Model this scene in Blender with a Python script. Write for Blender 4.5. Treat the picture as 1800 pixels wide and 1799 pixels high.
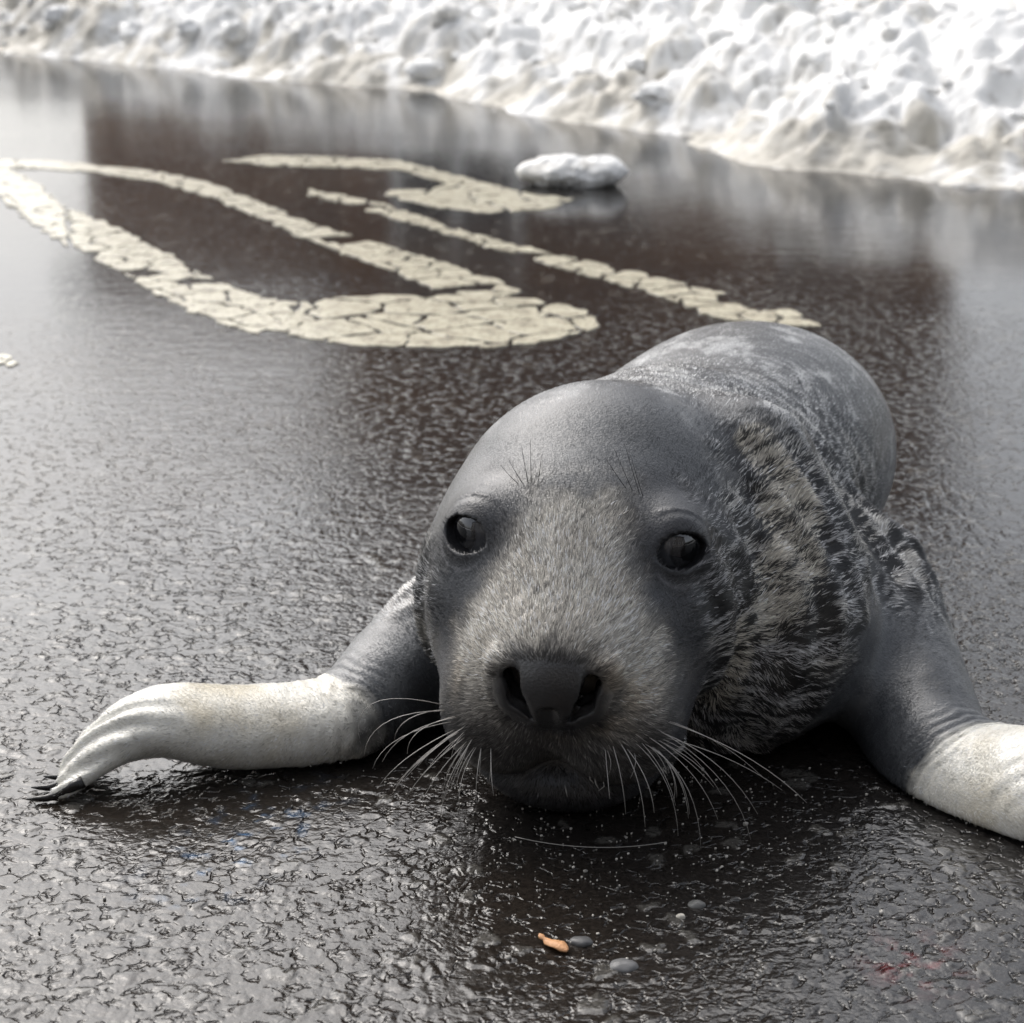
import bpy, math
import numpy as np
from mathutils import Matrix, Vector

for _o in list(bpy.data.objects):
    bpy.data.objects.remove(_o)
SC = bpy.context.scene
COL = SC.collection
R = math.radians

# ------------------------------------------------------------------ camera
CAM_H, PITCH, FPX = 0.83, R(17.72), 3600.0
cam_d = bpy.data.cameras.new("camera")
cam = bpy.data.objects.new("camera", cam_d)
COL.objects.link(cam)
cam.location = (0, 0, CAM_H)
cam.rotation_euler = (R(90) - PITCH, 0, 0)
cam_d.sensor_width = 36.0
cam_d.lens = 72.0
cam_d.clip_start, cam_d.clip_end = 0.05, 2000
cam_d.dof.use_dof = True
cam_d.dof.focus_distance = 1.82
cam_d.dof.aperture_fstop = 9.0
SC.camera = cam

# ------------------------------------------------------------------ sky and sun (overcast)
SUN_EL, SUN_AZ = R(48), R(-32)          # azimuth from +Y towards +X
world = bpy.data.worlds.new("World")
SC.world = world
world.use_nodes = True
wn = world.node_tree
bg = wn.nodes["Background"]
sky = wn.nodes.new("ShaderNodeTexSky")
sky.sky_type = 'NISHITA'
sky.sun_disc = False
sky.sun_elevation = SUN_EL
sky.sun_rotation = SUN_AZ
sky.air_density = 1.0
sky.dust_density = 5.0
sky.ozone_density = 1.0
hs = wn.nodes.new("ShaderNodeHueSaturation")
hs.inputs["Saturation"].default_value = 0.34
wn.links.new(sky.outputs[0], hs.inputs["Color"])
wn.links.new(hs.outputs[0], bg.inputs["Color"])
bg.inputs["Strength"].default_value = 0.15
sun_d = bpy.data.lights.new("sun", 'SUN')
sun = bpy.data.objects.new("sun", sun_d)
COL.objects.link(sun)
sun_d.energy = 0.8
sun_d.angle = R(70)
sun_d.color = (1.0, 0.985, 0.965)
_dir = Vector((math.sin(SUN_AZ) * math.cos(SUN_EL), math.cos(SUN_AZ) * math.cos(SUN_EL), math.sin(SUN_EL)))
sun.rotation_euler = _dir.to_track_quat('Z', 'Y').to_euler()
sun.location = _dir * 30
SC.view_settings.view_transform = 'Standard'
SC.view_settings.look = 'None'
SC.view_settings.gamma = 1
SC.view_settings.exposure = 0.62
SC.view_settings.use_curve_mapping = False
SC.cycles.max_bounces = 4
SC.cycles.diffuse_bounces = 2
SC.cycles.glossy_bounces = 3

# ------------------------------------------------------------------ helpers
_F = np.array([0, math.cos(PITCH), -math.sin(PITCH)])
_U = np.array([0, math.sin(PITCH), math.cos(PITCH)])
_X = np.array([1.0, 0, 0])


def ray(px, py):
    return _X * ((px - 900) / FPX) + _U * ((900 - py) / FPX) + _F


def at(px, py, Y):
    d = ray(px, py)
    return np.array([0, 0, CAM_H]) + d * (Y / d[1])


def gnd(px, py, z=0.0):
    d = ray(px, py)
    return np.array([0, 0, CAM_H]) + d * ((z - CAM_H) / d[2])


def tag(o, label=None, cat=None, group=None, kind=None):
    if label: o["label"] = label
    if cat: o["category"] = cat
    if group: o["group"] = group
    if kind: o["kind"] = kind
    return o


def empty(name, loc):
    o = bpy.data.objects.new(name, None)
    COL.objects.link(o)
    o.location = loc
    o.empty_display_size = 0.1
    return o


def mesh_np(name, V, faces_list, mat, parent=None, smooth=True, attrs=None):
    """V (n,3); faces_list: list of integer arrays (m,k). attrs: name -> (n,3) point colours or (n,) floats"""
    me = bpy.data.meshes.new(name)
    V = np.asarray(V, np.float32)
    me.vertices.add(len(V))
    me.vertices.foreach_set("co", V.ravel())
    loops = np.concatenate([np.asarray(f, np.int32).ravel() for f in faces_list])
    sizes = np.concatenate([np.full(len(f), f.shape[1], np.int32) for f in map(np.asarray, faces_list)])
    me.loops.add(len(loops))
    me.loops.foreach_set("vertex_index", loops)
    me.polygons.add(len(sizes))
    starts = np.concatenate([[0], np.cumsum(sizes)[:-1]]).astype(np.int32)
    me.polygons.foreach_set("loop_start", starts)
    me.update(calc_edges=True)
    me.polygons.foreach_set("use_smooth", np.full(len(sizes), smooth))
    for k, a in (attrs or {}).items():
        a = np.asarray(a, np.float32)
        if a.ndim == 2:
            at_ = me.attributes.new(k, 'FLOAT_COLOR', 'POINT')
            at_.data.foreach_set("color", np.concatenate([a, np.ones((len(a), 1), np.float32)], 1).ravel())
        else:
            at_ = me.attributes.new(k, 'FLOAT', 'POINT')
            at_.data.foreach_set("value", a)
    me.validate()
    if mat: me.materials.append(mat)
    o = bpy.data.objects.new(name, me)
    COL.objects.link(o)
    if parent is not None:
        o.parent = parent
        o.matrix_parent_inverse = Matrix.Translation(-Vector(parent.location))
    return o


def hash3(i, j, k, seed):
    with np.errstate(over='ignore'):
        h = (i.astype(np.uint32) * np.uint32(374761393) + j.astype(np.uint32) * np.uint32(668265263)
             + k.astype(np.uint32) * np.uint32(2147483647 - 77777) + np.uint32((seed * 974711) % 4294967291))
        h = (h ^ (h >> np.uint32(13))) * np.uint32(1274126177)
        h = (h ^ (h >> np.uint32(16))) * np.uint32(2246822519)
        h = h ^ (h >> np.uint32(13))
    return (h & np.uint32(0xFFFFFF)).astype(np.float32) / float(0xFFFFFF)


def vnoise(P, scale, seed=0):
    """smooth value noise in -1..1"""
    P = np.asarray(P, np.float32) * scale + 1000.0
    i = np.floor(P).astype(np.int64)
    f = P - i
    f = f * f * (3 - 2 * f)
    r = 0
    for a in (0, 1):
        for b in (0, 1):
            for c in (0, 1):
                w = (f[:, 0] if a else 1 - f[:, 0]) * (f[:, 1] if b else 1 - f[:, 1]) * (f[:, 2] if c else 1 - f[:, 2])
                r = r + w * hash3(i[:, 0] + a, i[:, 1] + b, i[:, 2] + c, seed)
    return r * 2 - 1


def fbm(P, scale, octaves=4, seed=0, gain=0.5):
    s, a, t = 0, 1.0, 0
    for o in range(octaves):
        s = s + a * vnoise(P, scale * 2 ** o, seed + 17 * o)
        t += a
        a *= gain
    return s / t


def worley(x, y, size, seed=0, ay=1.0):
    """returns F1, F2 (in units of metres) and a random value per cell"""
    gx, gy = x / size, y / (size * ay)
    ix, iy = np.floor(gx).astype(np.int64), np.floor(gy).astype(np.int64)
    f1 = np.full(x.shape, 9.0, np.float32)
    f2 = f1.copy()
    rid = np.zeros(x.shape, np.float32)
    z = np.zeros_like(ix)
    for a in (-1, 0, 1):
        for b in (-1, 0, 1):
            cx, cy = ix + a + 1000, iy + b + 1000
            px = ix + a + 0.1 + 0.8 * hash3(cx, cy, z, seed)
            py = iy + b + 0.1 + 0.8 * hash3(cx, cy, z, seed + 5)
            d = np.hypot(px - gx, py - gy).astype(np.float32)
            n = d < f1
            f2 = np.where(n, f1, np.minimum(f2, d))
            rid = np.where(n, hash3(cx, cy, z, seed + 9), rid)
            f1 = np.where(n, d, f1)
    return f1 * size, f2 * size, rid


def sstep(a, b, x):
    t = np.clip((x - a) / (b - a), 0, 1)
    return t * t * (3 - 2 * t)


def mixc(a, b, t):
    t = np.asarray(t)[:, None]
    return np.asarray(a) * (1 - t) + np.asarray(b) * t


# ------------------------------------------------------------------ materials
def new_mat(name):
    m = bpy.data.materials.new(name)
    m.use_nodes = True
    nt = m.node_tree
    return m, nt, nt.nodes["Principled BSDF"]


def N(nt, kind, **kw):
    n = nt.nodes.new(kind)
    for k, v in kw.items():
        if k in n.inputs.keys():
            n.inputs[k].default_value = v
        else:
            setattr(n, k, v)
    return n


def simple_mat(name, col, rough=0.6, spec=0.4, noise_scale=40, var=0.25, bump=0.2, bump_scale=None, metal=0):
    m, nt, b = new_mat(name)
    tc = N(nt, "ShaderNodeTexCoord")
    n = N(nt, "ShaderNodeTexNoise", Scale=noise_scale, Detail=6.0)
    nt.links.new(tc.outputs["Object"], n.inputs["Vector"])
    mx = N(nt, "ShaderNodeMix", data_type='RGBA')
    mx.inputs["A"].default_value = (*[c * (1 - var) for c in col], 1)
    mx.inputs["B"].default_value = (*[min(1, c * (1 + var)) for c in col], 1)
    nt.links.new(n.outputs["Fac"], mx.inputs["Factor"])
    nt.links.new(mx.outputs["Result"], b.inputs["Base Color"])
    b.inputs["Roughness"].default_value = rough
    b.inputs["Specular IOR Level"].default_value = spec
    b.inputs["Metallic"].default_value = metal
    n2 = N(nt, "ShaderNodeTexNoise", Scale=bump_scale or noise_scale * 3, Detail=5.0)
    nt.links.new(tc.outputs["Object"], n2.inputs["Vector"])
    bp = N(nt, "ShaderNodeBump", Strength=bump, Distance=0.003)
    nt.links.new(n2.outputs["Fac"], bp.inputs["Height"])
    nt.links.new(bp.outputs["Normal"], b.inputs["Normal"])
    return m


def mat_road():
    m, nt, b = new_mat("wet_asphalt")
    L = nt.links.new
    tc = N(nt, "ShaderNodeTexCoord")
    at_ = N(nt, "ShaderNodeAttribute", attribute_name="col")
    wet = N(nt, "ShaderNodeAttribute", attribute_name="puddle")
    n1 = N(nt, "ShaderNodeTexNoise", Scale=260.0, Detail=4.0)
    L(tc.outputs["Object"], n1.inputs["Vector"])
    ramp = N(nt, "ShaderNodeMapRange")
    ramp.inputs["From Min"].default_value, ramp.inputs["From Max"].default_value = 0.3, 0.75
    ramp.inputs["To Min"].default_value, ramp.inputs["To Max"].default_value = 0.55, 1.7
    L(n1.outputs["Fac"], ramp.inputs["Value"])
    mul = N(nt, "ShaderNodeVectorMath", operation='SCALE')
    L(at_.outputs["Color"], mul.inputs[0]); L(ramp.outputs["Result"], mul.inputs["Scale"])
    L(mul.outputs[0], b.inputs["Base Color"])
    b.inputs["IOR"].default_value = 1.5
    b.inputs["Specular IOR Level"].default_value = 0.5
    # roughness: water film smoother than bare stone
    rr = N(nt, "ShaderNodeMapRange")
    rr.inputs["To Min"].default_value, rr.inputs["To Max"].default_value = 0.14, 0.11
    L(wet.outputs["Fac"], rr.inputs["Value"])
    L(rr.outputs["Result"], b.inputs["Roughness"])
    # relief: water film over packed stones, open cracks between them
    onew = N(nt, "ShaderNodeMath", operation='SUBTRACT'); onew.inputs[0].default_value = 1.0
    L(wet.outputs["Fac"], onew.inputs[1])
    wn_ = N(nt, "ShaderNodeTexNoise", Scale=70.0, Detail=3.0)
    L(tc.outputs["Object"], wn_.inputs["Vector"])
    wsub = N(nt, "ShaderNodeVectorMath", operation='SUBTRACT'); wsub.inputs[1].default_value = (.5, .5, .5)
    L(wn_.outputs["Color"], wsub.inputs[0])
    wsc = N(nt, "ShaderNodeVectorMath", operation='SCALE'); wsc.inputs["Scale"].default_value = 0.014
    L(wsub.outputs[0], wsc.inputs[0])
    wadd = N(nt, "ShaderNodeVectorMath", operation='ADD')
    L(tc.outputs["Object"], wadd.inputs[0]); L(wsc.outputs[0], wadd.inputs[1])
    v = N(nt, "ShaderNodeTexVoronoi", feature='DISTANCE_TO_EDGE', Scale=62.0)
    L(wadd.outputs[0], v.inputs["Vector"])
    vs = N(nt, "ShaderNodeMapRange", interpolation_type='SMOOTHSTEP')
    vs.inputs["From Min"].default_value, vs.inputs["From Max"].default_value = 0.0, 0.13
    vs.inputs["To Min"].default_value, vs.inputs["To Max"].default_value = -1.0, 0.0
    L(v.outputs["Distance"], vs.inputs["Value"])
    n3 = N(nt, "ShaderNodeTexNoise", Scale=55.0, Detail=2.0)
    L(tc.outputs["Object"], n3.inputs["Vector"])
    op = N(nt, "ShaderNodeMapRange", interpolation_type='SMOOTHSTEP')
    op.inputs["From Min"].default_value, op.inputs["From Max"].default_value = 0.46, 0.66
    L(n3.outputs["Fac"], op.inputs["Value"])
    ck = N(nt, "ShaderNodeMath", operation='MULTIPLY'); L(vs.outputs["Result"], ck.inputs[0]); L(op.outputs["Result"], ck.inputs[1])
    vf = N(nt, "ShaderNodeTexVoronoi", feature='F1', Scale=62.0)
    L(wadd.outputs[0], vf.inputs["Vector"])
    sepc = N(nt, "ShaderNodeSeparateColor"); L(vf.outputs["Color"], sepc.inputs[0])
    pit = N(nt, "ShaderNodeMapRange", interpolation_type='SMOOTHSTEP')
    pit.inputs["From Min"].default_value, pit.inputs["From Max"].default_value = 0.80, 0.95
    pit.inputs["To Max"].default_value = -0.5
    L(sepc.outputs[0], pit.inputs["Value"])
    hs_ = N(nt, "ShaderNodeMath", operation='ADD'); L(ck.outputs[0], hs_.inputs[0]); L(pit.outputs["Result"], hs_.inputs[1])
    hm = N(nt, "ShaderNodeMath", operation='MULTIPLY'); L(hs_.outputs[0], hm.inputs[0]); L(onew.outputs[0], hm.inputs[1])
    b1 = N(nt, "ShaderNodeBump", Strength=0.75, Distance=0.0022)
    L(hm.outputs[0], b1.inputs["Height"])
    vd = N(nt, "ShaderNodeTexVoronoi", feature='F1', Scale=125.0)
    L(wadd.outputs[0], vd.inputs["Vector"])
    vdm = N(nt, "ShaderNodeMath", operation='MULTIPLY'); L(vd.outputs["Distance"], vdm.inputs[0])
    n5 = N(nt, "ShaderNodeTexNoise", Scale=14.0, Detail=3.0); L(tc.outputs["Object"], n5.inputs["Vector"])
    dry = N(nt, "ShaderNodeMapRange", interpolation_type='SMOOTHSTEP')
    dry.inputs["From Min"].default_value, dry.inputs["From Max"].default_value = 0.35, 0.65
    dry.inputs["To Min"].default_value, dry.inputs["To Max"].default_value = -0.25, -1.0
    L(n5.outputs["Fac"], dry.inputs["Value"]); L(dry.outputs["Result"], vdm.inputs[1])
    gs = N(nt, "ShaderNodeMath", operation='MULTIPLY_ADD'); L(n1.outputs["Fac"], gs.inputs[0]); gs.inputs[1].default_value = 0.5
    L(vdm.outputs[0], gs.inputs[2])
    gm = N(nt, "ShaderNodeMath", operation='MULTIPLY')
    L(gs.outputs[0], gm.inputs[0]); L(onew.outputs[0], gm.inputs[1])
    b2 = N(nt, "ShaderNodeBump", Strength=0.5, Distance=0.0014)
    L(gm.outputs[0], b2.inputs["Height"]); L(b1.outputs[0], b2.inputs["Normal"])
    # faint ripple on standing water
    mp = N(nt, "ShaderNodeMapping"); mp.inputs["Scale"].default_value = (3.0, 9.0, 1.0)
    L(tc.outputs["Object"], mp.inputs["Vector"])
    n4 = N(nt, "ShaderNodeTexNoise", Scale=4.0, Detail=3.0)
    L(mp.outputs[0], n4.inputs["Vector"])
    b3 = N(nt, "ShaderNodeBump", Strength=0.12, Distance=0.004)
    L(n4.outputs["Fac"], b3.inputs["Height"]); L(b2.outputs[0], b3.inputs["Normal"])
    L(b3.outputs[0], b.inputs["Normal"])
    return m


def mat_paint():
    m, nt, b = new_mat("worn_cream_road_paint")
    L = nt.links.new
    tc = N(nt, "ShaderNodeTexCoord")
    n = N(nt, "ShaderNodeTexNoise", Scale=22.0, Detail=8.0, Roughness=0.65)
    L(tc.outputs["Object"], n.inputs["Vector"])
    cr = N(nt, "ShaderNodeValToRGB")
    e = cr.color_ramp.elements
    e[0].position, e[0].color = 0.25, (0.16, 0.14, 0.11, 1)
    e[1].position, e[1].color = 0.5, (0.56, 0.52, 0.40, 1)
    e2 = e.new(0.75); e2.color = (0.68, 0.645, 0.51, 1)
    L(n.outputs["Fac"], cr.inputs[0])
    nw = N(nt, "ShaderNodeTexNoise", Scale=95.0, Detail=5.0, Roughness=0.6); L(tc.outputs["Object"], nw.inputs["Vector"])
    wr = N(nt, "ShaderNodeMapRange", interpolation_type='SMOOTHSTEP')
    wr.inputs["From Min"].default_value, wr.inputs["From Max"].default_value = 0.56, 0.68
    L(nw.outputs["Fac"], wr.inputs["Value"])
    mxp = N(nt, "ShaderNodeMix", data_type='RGBA'); mxp.inputs["B"].default_value = (.06, .055, .05, 1)
    L(wr.outputs["Result"], mxp.inputs["Factor"]); L(cr.outputs[0], mxp.inputs["A"])
    L(mxp.outputs["Result"], b.inputs["Base Color"])
    b.inputs["Roughness"].default_value = 0.22
    n2 = N(nt, "ShaderNodeTexNoise", Scale=160.0, Detail=4.0)
    L(tc.outputs["Object"], n2.inputs["Vector"])
    bp = N(nt, "ShaderNodeBump", Strength=0.3, Distance=0.0015)
    L(n2.outputs["Fac"], bp.inputs["Height"]); L(bp.outputs[0], b.inputs["Normal"])
    return m


def mat_attr(name, rough, spec, bump_scale=None, bump=0.2, dist=0.0008, coat=0.0):
    m, nt, b = new_mat(name)
    a = N(nt, "ShaderNodeAttribute", attribute_name="col")
    nt.links.new(a.outputs["Color"], b.inputs["Base Color"])
    b.inputs["Roughness"].default_value = rough
    b.inputs["Specular IOR Level"].default_value = spec
    b.inputs["Coat Weight"].default_value = coat
    b.inputs["Coat Roughness"].default_value = 0.3
    if bump_scale:
        tc = N(nt, "ShaderNodeTexCoord")
        n = N(nt, "ShaderNodeTexNoise", Scale=bump_scale, Detail=6.0)
        nt.links.new(tc.outputs["Object"], n.inputs["Vector"])
        bp = N(nt, "ShaderNodeBump", Strength=bump, Distance=dist)
        nt.links.new(n.outputs["Fac"], bp.inputs["Height"])
        nt.links.new(bp.outputs[0], b.inputs["Normal"])
    return m


M_ROAD = mat_road()
M_PAINT = mat_paint()
M_SNOW = mat_attr("old_snow", 0.6, 0.3, 60.0, 0.35, 0.008)
M_SKIN = mat_attr("seal_hide", 0.55, 0.5, 420.0, 0.6, 0.0010)
_nt = M_SKIN.node_tree
_a = N(_nt, "ShaderNodeAttribute", attribute_name="wet")
_r = N(_nt, "ShaderNodeMapRange"); _r.inputs["To Min"].default_value, _r.inputs["To Max"].default_value = 0.38, 0.2
_nt.links.new(_a.outputs["Fac"], _r.inputs["Value"]); _nt.links.new(_r.outputs["Result"], _nt.nodes["Principled BSDF"].inputs["Roughness"])
M_FUR = mat_attr("seal_fur", 0.28, 0.6)
M_WHISK = simple_mat("whisker", (0.42, 0.40, 0.37), 0.35, 0.5, 300, 0.3, 0)
M_DARKHAIR = simple_mat("dark_hair", (0.03, 0.03, 0.03), 0.4, 0.5, 300, 0.3, 0)
M_CLAW = simple_mat("claw_horn", (0.018, 0.016, 0.015), 0.25, 0.5, 200, 0.4, 0.2)
M_EYE = mat_attr("eye", 0.04, 0.8, coat=1.0)
M_EYE.node_tree.nodes["Principled BSDF"].inputs["Coat Roughness"].default_value = 0.02
M_PUPIL = simple_mat("pupil", (0.004, 0.004, 0.005), 0.05, 0.5, 200, 0.2, 0)
M_FIELD = simple_mat("snow_field", (0.80, 0.81, 0.83), 0.7, 0.3, 1.5, 0.08, 0.4, 6)
M_WOOD = simple_mat("brown_timber", (0.16, 0.092, 0.058), 0.8, 0.2, 6, 0.35, 0.3)
M_TRIM = simple_mat("white_trim", (0.7, 0.7, 0.68), 0.5, 0.4, 6, 0.08, 0.1)
M_ROOF = simple_mat("dark_roof", (0.05, 0.048, 0.05), 0.8, 0.3, 5, 0.3, 0.3)
M_GLASS = simple_mat("window_glass", (0.02, 0.022, 0.025), 0.05, 0.5, 2, 0.2, 0)

# ------------------------------------------------------------------ ground field beyond the road
def ground_sheet():
    xs = np.concatenate([[-400, -120, -40, -14], np.linspace(-8, 8, 17), [14, 40, 120, 400]])
    ys = np.concatenate([[-400, -120, -40, -14], np.linspace(-8, 16, 25), [24, 50, 120, 400]])
    X, Y = np.meshgrid(xs, ys)
    V = np.stack([X.ravel(), Y.ravel(), np.full(X.size, -0.05)], 1)
    n, m = len(xs), len(ys)
    i = (np.arange(m - 1)[:, None] * n + np.arange(n - 1)[None]).ravel()
    o = mesh_np("ground", V, [np.stack([i, i + 1, i + n + 1, i + n], 1)], M_FIELD)
    tag(o, "flat snow covered ground stretching away beyond the road", None, kind="structure")
ground_sheet()

# ------------------------------------------------------------------ wet road
EDGE = np.array([gnd(*p)[:2] for p in [(-500, 40), (0, 96), (200, 112), (400, 131), (700, 160), (860, 188), (1000, 212), (1250, 262), (1400, 300), (1800, 330), (2500, 372)]])
EDGE = np.concatenate([[EDGE[0] + (EDGE[0] - EDGE[1]) * 2.6], EDGE, [EDGE[-1] + (EDGE[-1] - EDGE[-2]) * 2.5]])


def grow(a, b, d0, k):
    out, d = [], d0
    while a < b:
        a += d
        out.append(a)
        d *= k
    return np.array(out)


def build_road():
    xs = np.arange(-0.60, 0.66, 0.0021)
    xs = np.concatenate([-grow(0.60, 9, 0.004, 1.09)[::-1], xs, grow(xs[-1], 9, 0.004, 1.09)])
    ys = np.arange(1.30, 2.35, 0.0025)
    ys = np.concatenate([1.30 - grow(0, 6, 0.006, 1.15)[::-1], ys, grow(ys[-1], 13, 0.003, 1.018)])
    X, Y = np.meshgrid(xs, ys)
    x, y = X.ravel(), Y.ravel()
    P = np.stack([x, y, np.zeros_like(x)], 1)
    near = sstep(-0.75, -0.55, x) * (1 - sstep(0.6, 0.8, x)) * sstep(1.1, 1.3, y) * (1 - sstep(2.15, 2.9, y))
    # puddle amount: standing water further out, drier stone close by
    lf = fbm(P, 2.2, 3, 3)
    puddle = np.clip(.22 * sstep(1.9, 2.7, y + 0.5 * lf) + .73 * sstep(2.5, 4.3, y + 0.5 * lf), 0, 1)
    puddle = np.maximum(puddle, sstep(0.05, 0.5, vnoise(P, 3.1, 8)) * sstep(1.5, 2.2, y) * 0.6)
    # stones
    wx = x + 0.005 * vnoise(P, 70, 21) + .002 * vnoise(P, 200, 23)
    wy = y + 0.005 * vnoise(P, 70, 22) + .002 * vnoise(P, 200, 24)
    f1, f2, rid = worley(wx, wy, 0.017, 2)
    e = f2 - f1
    top = sstep(0.0002, 0.0030, e)
    proud = sstep(.62, .95, rid)                             # a few stones stand out of the water film
    z = 0.00022 * fbm(P, 60, 2, 31) + top * 0.0011 * proud - (1 - top) * 0.0006 * sstep(-.2, .4, vnoise(P, 30, 32))
    undul = 0.004 * fbm(P, 1.4, 2, 77)
    z = z * near - 0.0012
    z = z + undul * sstep(2.4, 3.2, y) * 0.5
    col = np.tile(np.array([0.012, 0.0115, 0.0115]), (len(x), 1))
    br = sstep(-0.3, 0.5, fbm(P, 1.8, 3, 55))
    col = mixc(col, [0.020, 0.015, 0.011], br * 0.7)
    # paler aggregate stones
    pale = (rid > 0.93) * top
    col = mixc(col, [0.10, 0.095, 0.085], pale * 0.5)
    # blue and red reflections on the wet surface, painted into the road colour
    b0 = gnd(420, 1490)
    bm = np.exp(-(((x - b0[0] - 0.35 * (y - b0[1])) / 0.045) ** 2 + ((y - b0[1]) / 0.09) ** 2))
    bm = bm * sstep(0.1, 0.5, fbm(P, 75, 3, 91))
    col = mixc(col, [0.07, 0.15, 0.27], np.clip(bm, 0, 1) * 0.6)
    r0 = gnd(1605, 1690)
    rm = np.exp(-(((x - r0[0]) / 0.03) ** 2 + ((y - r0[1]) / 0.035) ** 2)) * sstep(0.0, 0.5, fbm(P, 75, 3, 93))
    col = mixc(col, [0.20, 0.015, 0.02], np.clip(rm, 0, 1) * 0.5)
    n, m = len(xs), len(ys)
    i = (np.arange(m - 1)[:, None] * n + np.arange(n - 1)[None]).ravel()
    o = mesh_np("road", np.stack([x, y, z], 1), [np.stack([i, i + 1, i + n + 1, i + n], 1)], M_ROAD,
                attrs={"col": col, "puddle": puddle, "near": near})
    tag(o, "wet dark asphalt road with standing water", None, kind="structure")
    return o
build_road()

def ico(sub):
    import bmesh
    bm = bmesh.new()
    bmesh.ops.create_icosphere(bm, subdivisions=sub, radius=1.0)
    V = np.array([v.co[:] for v in bm.verts], np.float32)
    F = np.array([[v.index for v in f.verts] for f in bm.faces], np.int32)
    bm.free()
    return V, F
ICO5, ICO3, ICO2, ICO3S = ico(6), ico(5), ico(3), ico(3)


# ------------------------------------------------------------------ snow bank
def domes(x, y, size, seed, hgt, pw=0.5):
    f1, f2, rid = worley(x, y, size, seed)
    q = np.clip(1 - (f1 / (size * (0.42 + 0.25 * rid))) ** 2, 0, 1) ** pw
    return hgt * (0.35 + 0.65 * rid) * q


def build_bank():
    seg = np.diff(EDGE, axis=0)
    ln = np.hypot(seg[:, 0], seg[:, 1])
    cum = np.concatenate([[0], np.cumsum(ln)])
    t = np.arange(0, cum[-1], 0.013)
    ex, ey = np.interp(t, cum, EDGE[:, 0]), np.interp(t, cum, EDGE[:, 1])
    s = np.concatenate([np.arange(-0.10, 1.3, 0.013), grow(1.3, 6.0, 0.012, 1.035)])
    tot = EDGE[-1] - EDGE[0]
    nrm = np.array([-tot[1], tot[0]]) / np.hypot(*tot)
    if nrm[1] < 0: nrm = -nrm
    S, E = np.meshgrid(s, np.arange(len(t)), indexing='ij')
    S = S.ravel(); E = E.ravel()
    x = ex[E] + nrm[0] * S
    y = ey[E] + nrm[1] * S
    P = np.stack([x, y, np.zeros_like(x)], 1)
    rag = 0.16 * fbm(P, 1.7, 3, 4) + 0.07 * fbm(P, 7, 4, 5, .6)
    se = S + rag
    right = sstep(-1.0, 1.0, x)
    H = (0.17 + 0.10 * right) * sstep(-0.05, 0.55 + 0.35 * right, se) + 0.08 * sstep(0.6, 3.0, se)
    on = sstep(-0.02, 0.25, se)
    w = 0.03 * np.stack([vnoise(P, 12, 61), vnoise(P, 12, 62)], 1)
    xx, yy = x + w[:, 0], y + w[:, 1]
    calm = 1 - 0.8 * sstep(1.0, 1.6, se) * right
    H = H + on * calm * (domes(xx, yy, 0.34, 11, 0.10) + domes(xx, yy, 0.16, 12, 0.05) + domes(xx + 0.4, yy, 0.08, 13, 0.028))
    H = H + on * calm * 0.05 * fbm(P, 4, 4, 71)
    H = H + on * 0.018 * fbm(P, 22, 3, 72, .6)
    z = H - 0.02 * (1 - sstep(-0.08, 0.06, se))
    z = np.where(S < -0.085, -0.04, z)
    # old snow: white, with grit and brown melt near the foot and in hollows
    d1 = fbm(P, 3.0, 4, 81)
    d2 = fbm(P, 18, 4, 82)
    col = np.tile(np.array([0.84, 0.84, 0.825]), (len(x), 1))
    foot = 1 - sstep(0.05, 0.6, se)
    dirt = sstep(0.05, 0.55, d1 * 0.5 + d2 * 0.5 + 0.34 * foot)
    col = mixc(col, [0.42, 0.385, 0.31], dirt * 0.75)
    grit = sstep(0.35, 0.6, fbm(P, 70, 2, 84) + 0.12 * foot)
    col = mixc(col, [0.16, 0.14, 0.11], grit * 0.5)
    n, m = len(t), len(s)
    i = (np.arange(m - 1)[:, None] * n + np.arange(n - 1)[None]).ravel()
    Vs, Cs, Fs = [np.stack([x, y, z], 1)], [col], []
    # broken clods lying all over the face of the bank
    rg = np.random.default_rng(21)
    IV, IF = ICO3S
    shapes = []
    for k in range(14):
        rr_ = 1 + .45 * fbm(IV, 1.6, 2, 400 + k) + .40 * fbm(IV, 3.6, 2, 430 + k)
        shapes.append(IV * rr_[:, None])
    off = len(x); tris = []
    zg = z.reshape(m, n)
    for k in range(450):
        ti = rg.integers(40, n - 40)
        sd = rg.uniform() ** 1.2 * 1.5 + .16
        si = int(np.searchsorted(s, sd))
        size = .014 + .050 * rg.uniform() ** 2.4
        if sd < .15: size *= .8
        c = np.array([ex[ti] + nrm[0] * sd, ey[ti] + nrm[1] * sd, max(zg[min(si, m - 1), ti], 0) - size * .10])
        a = rg.uniform(0, 6.28); ca, sa = math.cos(a), math.sin(a)
        v = shapes[k % 14] * (size * np.array([1.25, 1.0, .85]))
        v = v @ np.array([[ca, sa, 0], [-sa, ca, 0], [0, 0, 1]])
        Vs.append(v + c)
        tint = .5 * rg.uniform() ** 3
        cc = mixc(np.tile([.84, .84, .825], (len(v), 1)), [.50, .46, .38], np.clip(tint * .8 + .15 * fbm(v + c, 14, 2, 5), 0, .8))
        Cs.append(cc); tris.append(IF + off); off += len(v)
    o = mesh_np("snow_bank", np.concatenate(Vs), [np.stack([i, i + 1, i + n + 1, i + n], 1), np.concatenate(tris)], M_SNOW, attrs={"col": np.concatenate(Cs)})
    tag(o, "ploughed bank of lumpy dirty white snow along the road edge", None, kind="structure")
build_bank()


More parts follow.
